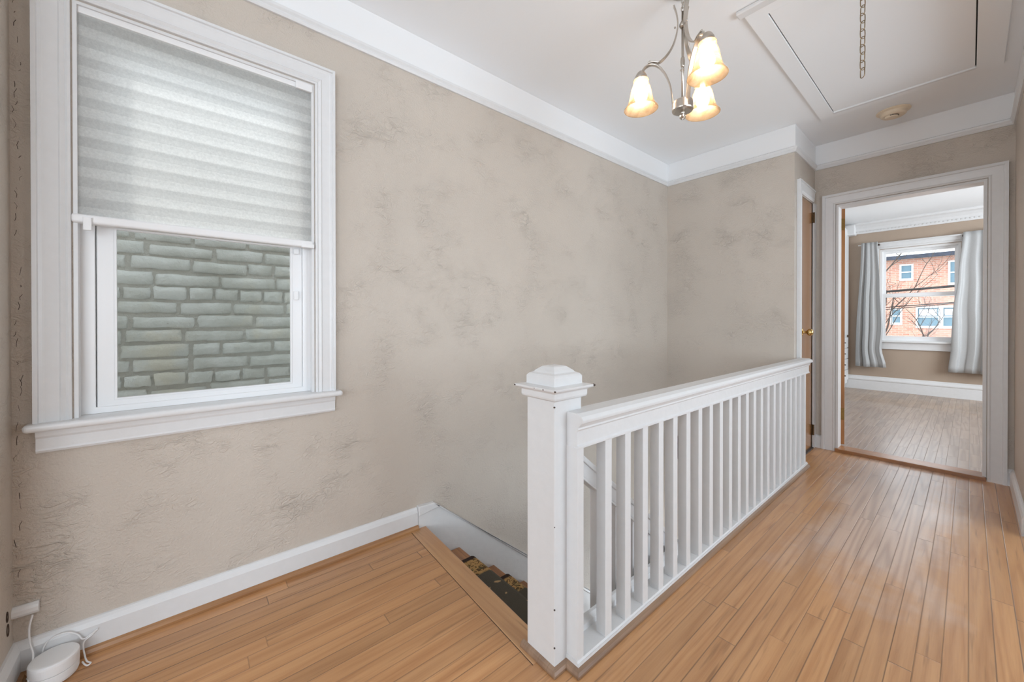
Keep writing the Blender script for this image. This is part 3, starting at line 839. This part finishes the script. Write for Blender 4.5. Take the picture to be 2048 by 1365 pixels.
# ------------------------------------------------------------------ smoke detector
sd = empty('smoke_detector', (3.93, .364, H), label='yellowed round smoke detector on the ceiling beyond the attic hatch', cat='smoke detector')
bm = bmesh.new(); lathe(bm, [(0, 0), (.092, 0), (.092, -.006), (.076, -.012), (.072, -.014), (.070, -.030), (.060, -.038), (.030, -.040), (0, -.040)], c=(3.93, .364, H-.0005), seg=40)
new('detector_body', bm, M['detect'], sd, smooth=False, bevel=.002)
bm = bmesh.new(); lathe(bm, [(0, -.038), (.038, -.038), (.036, -.050), (.030, -.053), (0, -.053)], c=(3.915, .372, H), seg=30)
new('sensor_cover', bm, M['detect'], sd, bevel=.001)
for a in range(7):
    an = math.radians(180+a*17)
    x, y = 3.915+.0375*math.cos(an), .372+.0375*math.sin(an)
    mt = Matrix.Translation((x, y, H-.044)) @ Matrix.Rotation(an, 4, 'Z')
    new('vent_slot', B(-.001, .0012, -.0045, .0045, -.0025, .0025, mtx=mt), M['hole'], sd)

# ------------------------------------------------------------------ chandelier
CHX, CHY = 1.746, .852
cl = empty('chandelier', (CHX, CHY, H), label='brushed nickel three-light chandelier with marbled bell glass shades', cat='chandelier')
C3 = lambda r, ang, z: Vector((CHX+r*math.cos(ang), CHY+r*math.sin(ang), z))
bm = bmesh.new(); lathe(bm, [(0, 0), (.062, 0), (.062, -.006), (.050, -.018), (.020, -.026), (0, -.027)], c=(CHX, CHY, H-.0005), seg=32)
new('ceiling_canopy', bm, M['nickel'], cl, smooth=True)
for k in range(4):
    pts = []
    side = dirv if k % 2 else dirf
    zc0 = 2.584-k*.0195
    for a in range(16):
        t = 2*PI*a/16
        pts.append(Vector((CHX, CHY, zc0+.0145*math.sin(t)))+side*.0070*math.cos(t))
    bm = bmesh.new(); tube(bm, pts, .0018, 6, closed=True); new('chain_link', bm, M['nickel'], cl, smooth=True)
bm = bmesh.new()
tube(bm, [(CHX, CHY, 2.515), (CHX, CHY, 2.09)], .0058, 12)
lathe(bm, [(0, 2.444), (.012, 2.444), (.0145, 2.449), (.0145, 2.458), (.012, 2.464), (.0055, 2.474), (.0045, 2.515), (0, 2.518)], c=(CHX, CHY, 0), seg=20)
lathe(bm, [(0, 2.262), (.0062, 2.262), (.0085, 2.268), (.0098, 2.288), (.0085, 2.304), (.0062, 2.309), (0, 2.309)], c=(CHX, CHY, 0), seg=20)
for a in (0, 2.1, 4.2):
    mt = Matrix.Translation((CHX+.0075*math.cos(a), CHY+.0075*math.sin(a), 2.250)); b0 = len(bm.verts)
    bmesh.ops.create_uvsphere(bm, u_segments=10, v_segments=8, radius=.0042, matrix=mt)
new('stem', bm, M['nickel'], cl, smooth=True)
bm = bmesh.new(); lathe(bm, [(0, 2.108), (.038, 2.108), (.044, 2.104), (.046, 2.092), (.046, 2.068), (.044, 2.063), (.034, 2.058), (.010, 2.056), (.008, 2.050), (.0135, 2.044), (.014, 2.034), (.008, 2.026), (0, 2.023)], c=(CHX, CHY, 0), seg=40)
new('hub', bm, M['nickel'], cl, bevel=.001)
base_ang = math.atan2(-rt0.y, -rt0.x)   # toward the left of the picture
for k in range(3):
    an = base_ang-math.radians(22.9)+k*2*PI/3
    rad = Vector((math.cos(an), math.sin(an), 0)); tang = Vector((-math.sin(an), math.cos(an), 0))
    rs = .181
    # lower arm: from the hub up and over, down into the socket
    pts = smoothpath([C3(.041, an, 2.085), C3(.044, an, 2.125), C3(.053, an, 2.190), C3(.075, an, 2.250), C3(.105, an, 2.292), C3(.135, an, 2.308), C3(.160, an, 2.302), C3(.175, an, 2.285), C3(rs, an, 2.268)], 6)
    bm = bmesh.new(); tube(bm, pts, 0, flat=(.020, .0065), side=tang); arm = new('lower_arm', bm, M['nickel'], cl, bevel=.002)
    # upper arm: from the top, bowing inwards then out to sit on the lower arm
    pts = smoothpath([C3(.038, an, 2.552), C3(.027, an, 2.515), C3(.021, an, 2.470), C3(.025, an, 2.425), C3(.040, an, 2.375), C3(.066, an, 2.335), C3(.098, an, 2.310), C3(.122, an, 2.3155), C3(.150, an, 2.318)], 6)
    bm = bmesh.new(); tube(bm, pts, 0, flat=(.020, .0055), side=tang); ua = new('upper_arm', bm, M['nickel'], cl, bevel=.002)
    for (r_, z_) in ((.033, 2.452), (.142, 2.325)):
        bm = bmesh.new(); bmesh.ops.create_uvsphere(bm, u_segments=12, v_segments=8, radius=.0045); bmesh.ops.translate(bm, vec=C3(r_, an, z_), verts=bm.verts)
        new('screw', bm, M['nickel'], ua, smooth=True)
    cxs, cys = C3(rs, an, 0).x, C3(rs, an, 0).y
    bm = bmesh.new(); lathe(bm, [(0, 2.286), (.012, 2.286), (.019, 2.279), (.027, 2.264), (.030, 2.249), (.028, 2.247), (0, 2.247)], c=(cxs, cys, 0), seg=24)
    new('socket_cup', bm, M['nickel'], cl, smooth=True)
    bm = bmesh.new()
    outer = [(.028, 2.249), (.0345, 2.246), (.0355, 2.240), (.0325, 2.234), (.036, 2.225), (.0435, 2.206), (.048, 2.184), (.0525, 2.160), (.059, 2.138), (.069, 2.120), (.0765, 2.111)]
    inner = [(r_-.003, z_+.0005) for r_, z_ in outer[::-1]]
    lathe(bm, outer+[(.0775, 2.109), (.0755, 2.108)]+inner, c=(cxs, cys, 0), seg=40)
    new('glass_shade', bm, M['lampglass'], cl, smooth=True)
    bm = bmesh.new(); lathe(bm, [(0, 2.247), (.012, 2.245), (.013, 2.226), (.020, 2.205), (.0285, 2.180), (.029, 2.165), (.022, 2.147), (.010, 2.138), (0, 2.137)], c=(cxs, cys, 0), seg=20)
    new('light_bulb', bm, M['bulb'], cl, smooth=True)

# ------------------------------------------------------------------ things on the floor by the corner
DVX, DVY = -.304, 1.838
rt_ = empty('wifi_puck', (DVX, DVY, 0), label='round white plastic puck-shaped router on the floor in the left corner', cat='router')
bm = bmesh.new(); lathe(bm, [(0, .001), (.046, .001), (.050, .004), (.0525, .012), (.0535, .034), (0, .034)], c=(DVX, DVY, 0), seg=56)
new('lower_shell', bm, M['plastic'], rt_, smooth=False, bevel=.001)
bm = bmesh.new(); lathe(bm, [(0, .0352), (.0535, .0352), (.0538, .060), (.0528, .0655), (.050, .068), (.045, .069), (0, .0692)], c=(DVX, DVY, 0), seg=56)
new('upper_shell', bm, M['plastic'], rt_, bevel=.001)
cb = bmesh.new()
tube(cb, smoothpath([(-.358, W-.016, .186), (-.364, W-.020, .150), (-.362, W-.024, .105), (-.352, W-.045, .070), (-.350, 1.80, .030), (-.352, 1.76, .008), (-.37, 1.70, .006)], 6), .0024, 8)
new('power_cord', cb, M['plastic'], label='thin white cord dropping from the raceway in front of the round router', cat='cord')
cb = bmesh.new()
tube(cb, smoothpath([(-.335, 1.888, .02), (-.335, 1.889, .075), (-.315, 1.889, .098), (-.285, 1.889, .098), (-.262, 1.889, .080), (-.250, 1.886, .060), (-.232, 1.888, .066), (-.218, 1.890, .074), (-.230, 1.889, .062), (-.248, 1.880, .050), (-.244, 1.868, .016), (-.236, 1.846, .006), (-.226, 1.832, .005), (-.232, 1.824, .005), (-.240, 1.836, .005), (-.247, 1.852, .006)], 6), .0022, 8)
new('coiled_cord', cb, M['plastic'], label='looped white cord tucked behind the round router against the baseboard', cat='cord')
cb = bmesh.new()
tube(cb, smoothpath([(-.345, 1.868, .012), (-.372, 1.872, .006), (-.385, 1.850, .005), (-.375, 1.822, .005), (-.356, 1.812, .008)], 6), .0024, 8)
new('loop_cord', cb, M['plastic'], label='short loop of white cord lying left of the round router', cat='cord')
rw = bmesh.new()
mt = Matrix.Translation((-.374, W-.001, .204)) @ Matrix.Rotation(math.radians(0), 4, 'Y')
pr = [(-.0175, 0), (-.0175, .006), (-.013, .013), (-.006, .0165), (.006, .0165), (.013, .013), (.0175, .006), (.0175, 0)]
a = [rw.verts.new(mt @ Vector((-.026, -d, z))) for z, d in pr]; b = [rw.verts.new(mt @ Vector((.028, -d, z))) for z, d in pr]
rw.faces.new(a); rw.faces.new(b[::-1])
for i in range(len(a)): rw.faces.new([a[i], a[(i+1) % 8], b[(i+1) % 8], b[i]])
new('cable_raceway', rw, M['plastic'], smooth=False, label='short white cable raceway on the wall above the round router', cat='cable cover')
# torn holes in the corner plaster
for y, z, s in ((W-.055, .222, .012), (W-.050, .180, .014)):
    bm = bmesh.new(); pts = [Vector((XB+.001, y+s*.55*math.cos(t), z+s*1.25*math.sin(t))) for t in [2*PI*i/14 for i in range(14)]]
    tube(bm, pts, .0014, 5, closed=True)
    new('plaster_tear', bm, M['hole'], label='dark ring of torn plaster on the left corner wall, %s' % ('upper of the two' if z > .2 else 'level with the raceway'), cat='wall damage')
# crack line along the corner
random.seed(5)
bm = bmesh.new(); z = .25
while z < 2.35:
    L_ = random.uniform(.006, .03); x = XB+.004+.012*math.sin(z*9)**2+random.uniform(0, .006)
    if random.random() < .75:
        tube(bm, [(x, W-.0004, z), (x+random.uniform(-.003, .004), W-.0004, z+L_*.5), (x+random.uniform(-.004, .005), W-.0004, z+L_)], random.uniform(.0003, .0008), 5)
    z += L_*.6+random.uniform(.002, .05)
S('trim_7', bm, M['hole'])

# ------------------------------------------------------------------ outside the bedroom window
XBD = 32.0
def bp(y, z): k = XBD/22; return y*k, 1.11+(z-1.11)*k
bld = empty('brick_building', (XBD, 2, -3), label='red brick apartment house across the street seen through the bedroom window', cat='building')
wins = [(1.47, 1.82, 2.72, 3.30), (-.10, .52, 2.47, 3.31), (1.78, 2.08, .96, 1.56), (.05, 1.36, .84, 1.60)]
holes = []
for (ya, yb, za, zb) in wins:
    (a, c), (b, d) = bp(ya, za), bp(yb, zb); holes.append((a, b, c, d))
ztop = bp(0, 3.55)[1]
new('brick_wall', slab(-6, 9, -3.2, ztop, XBD, XBD+.3, holes, mapX), M['redbrick'], bld)
new('roof', B(XBD-.35, XBD+5, -6.4, 9.4, ztop, ztop+.16), M['roofm'], bld)
bm = bmesh.new()
for (a, b, c) in ((-6.2, 9.2, 0),): box(bm, XBD-.45, XBD-.30, a, b, ztop-.06, ztop+.10)
new('gutter', bm, M['roofm'], bld)
for i, h in enumerate(holes):
    f = new('window', slab(h[0]-.03, h[1]+.03, h[2]-.08, h[3]+.03, XBD-.05, XBD+.10, [(h[0]+.05, h[1]-.05, h[2]+.05, h[3]-.05)], mapX), M['extwhite'], bld)
    new('pane', B(XBD+.06, XBD+.08, h[0], h[1], h[2], h[3]), M['extglass'], f)
    zm = (h[2]+h[3])/2
    new('sash_bar', B(XBD, XBD+.07, h[0], h[1], zm-.03, zm+.03), M['extwhite'], f)
    if h[1]-h[0] > 1.2:
        ym = bp(.72, 0)[0]
        new('mullion', B(XBD-.02, XBD+.09, ym-.09, ym+.09, h[2], h[3]), M['extwhite'], f)
        for (ya, yb) in ((h[0]+.1, ym-.14), (ym+.14, h[1]-.1)):
            new('blind', B(XBD+.045, XBD+.058, ya, yb, zm+.08, h[3]-.12), M['extwhite'], f, label='half drawn white blind')
S('ground_outside', B(8.4, 60, -20, 20, -3.3, -3.2), M['snow'])
# street tree with bare branches
random.seed(12)
tr = bmesh.new()
def branch(p, d, L_, r, lvl):
    pts = [p]; q = p.copy(); dd = d.copy()
    for i in range(5):
        dd = (dd+Vector((random.uniform(-.2, .2), random.uniform(-.25, .25), random.uniform(-.12, .22)))).normalized()
        q = q+dd*L_/5; pts.append(q.copy())
    tube(tr, pts, [r*(1-.13*i) for i in range(6)], 5)
    if lvl < 5:
        for i in range((3 if lvl < 4 else 2) if lvl else 6):
            k = random.randint(1, 5) if lvl else 2+i % 4
            s = Vector((random.uniform(-.5, .5), random.uniform(-1, 1), random.uniform(-.1, .9)))
            branch(pts[k], (dd*.5+s).normalized(), L_*random.uniform(.5, .72), r*.52, lvl+1)
branch(Vector((24, 3.3, -3.2)), Vector((0, -.06, 1)), 5.2, .10, 0)
new('bare_tree', tr, M['bark'], label='bare leafless street tree in front of the brick building', cat='tree')
def cable(ya, za, yb, zb, X, r, lab, sag=.05):
    k = X/22; pts = []
    pa = Vector((X, ya*k, 1.11+(za-1.11)*k)); pb = Vector((X, yb*k, 1.11+(zb-1.11)*k)); d = pb-pa
    pa, pb = pa-d*3, pb+d*3
    for i in range(25):
        t = i/24; p = pa.lerp(pb, t); p.z -= sag*(1-(2*t-1)**2)*0; pts.append(p)
    bm = bmesh.new(); tube(bm, pts, r, 6)
    new('utility_cable', bm, M['dark'], label=lab, cat='cable', group='street cables')
cable(2.233, 2.26, .38, 2.37, 17, .035, 'thick dark utility cable, upper of those crossing the street view')
cable(2.233, 1.62, .38, 1.76, 17, .014, 'thin dark utility cable crossing below the window meeting rail')
cable(2.233, 1.53, .38, 1.72, 17.5, .012, 'thin dark utility cable, lowest crossing above the double window')
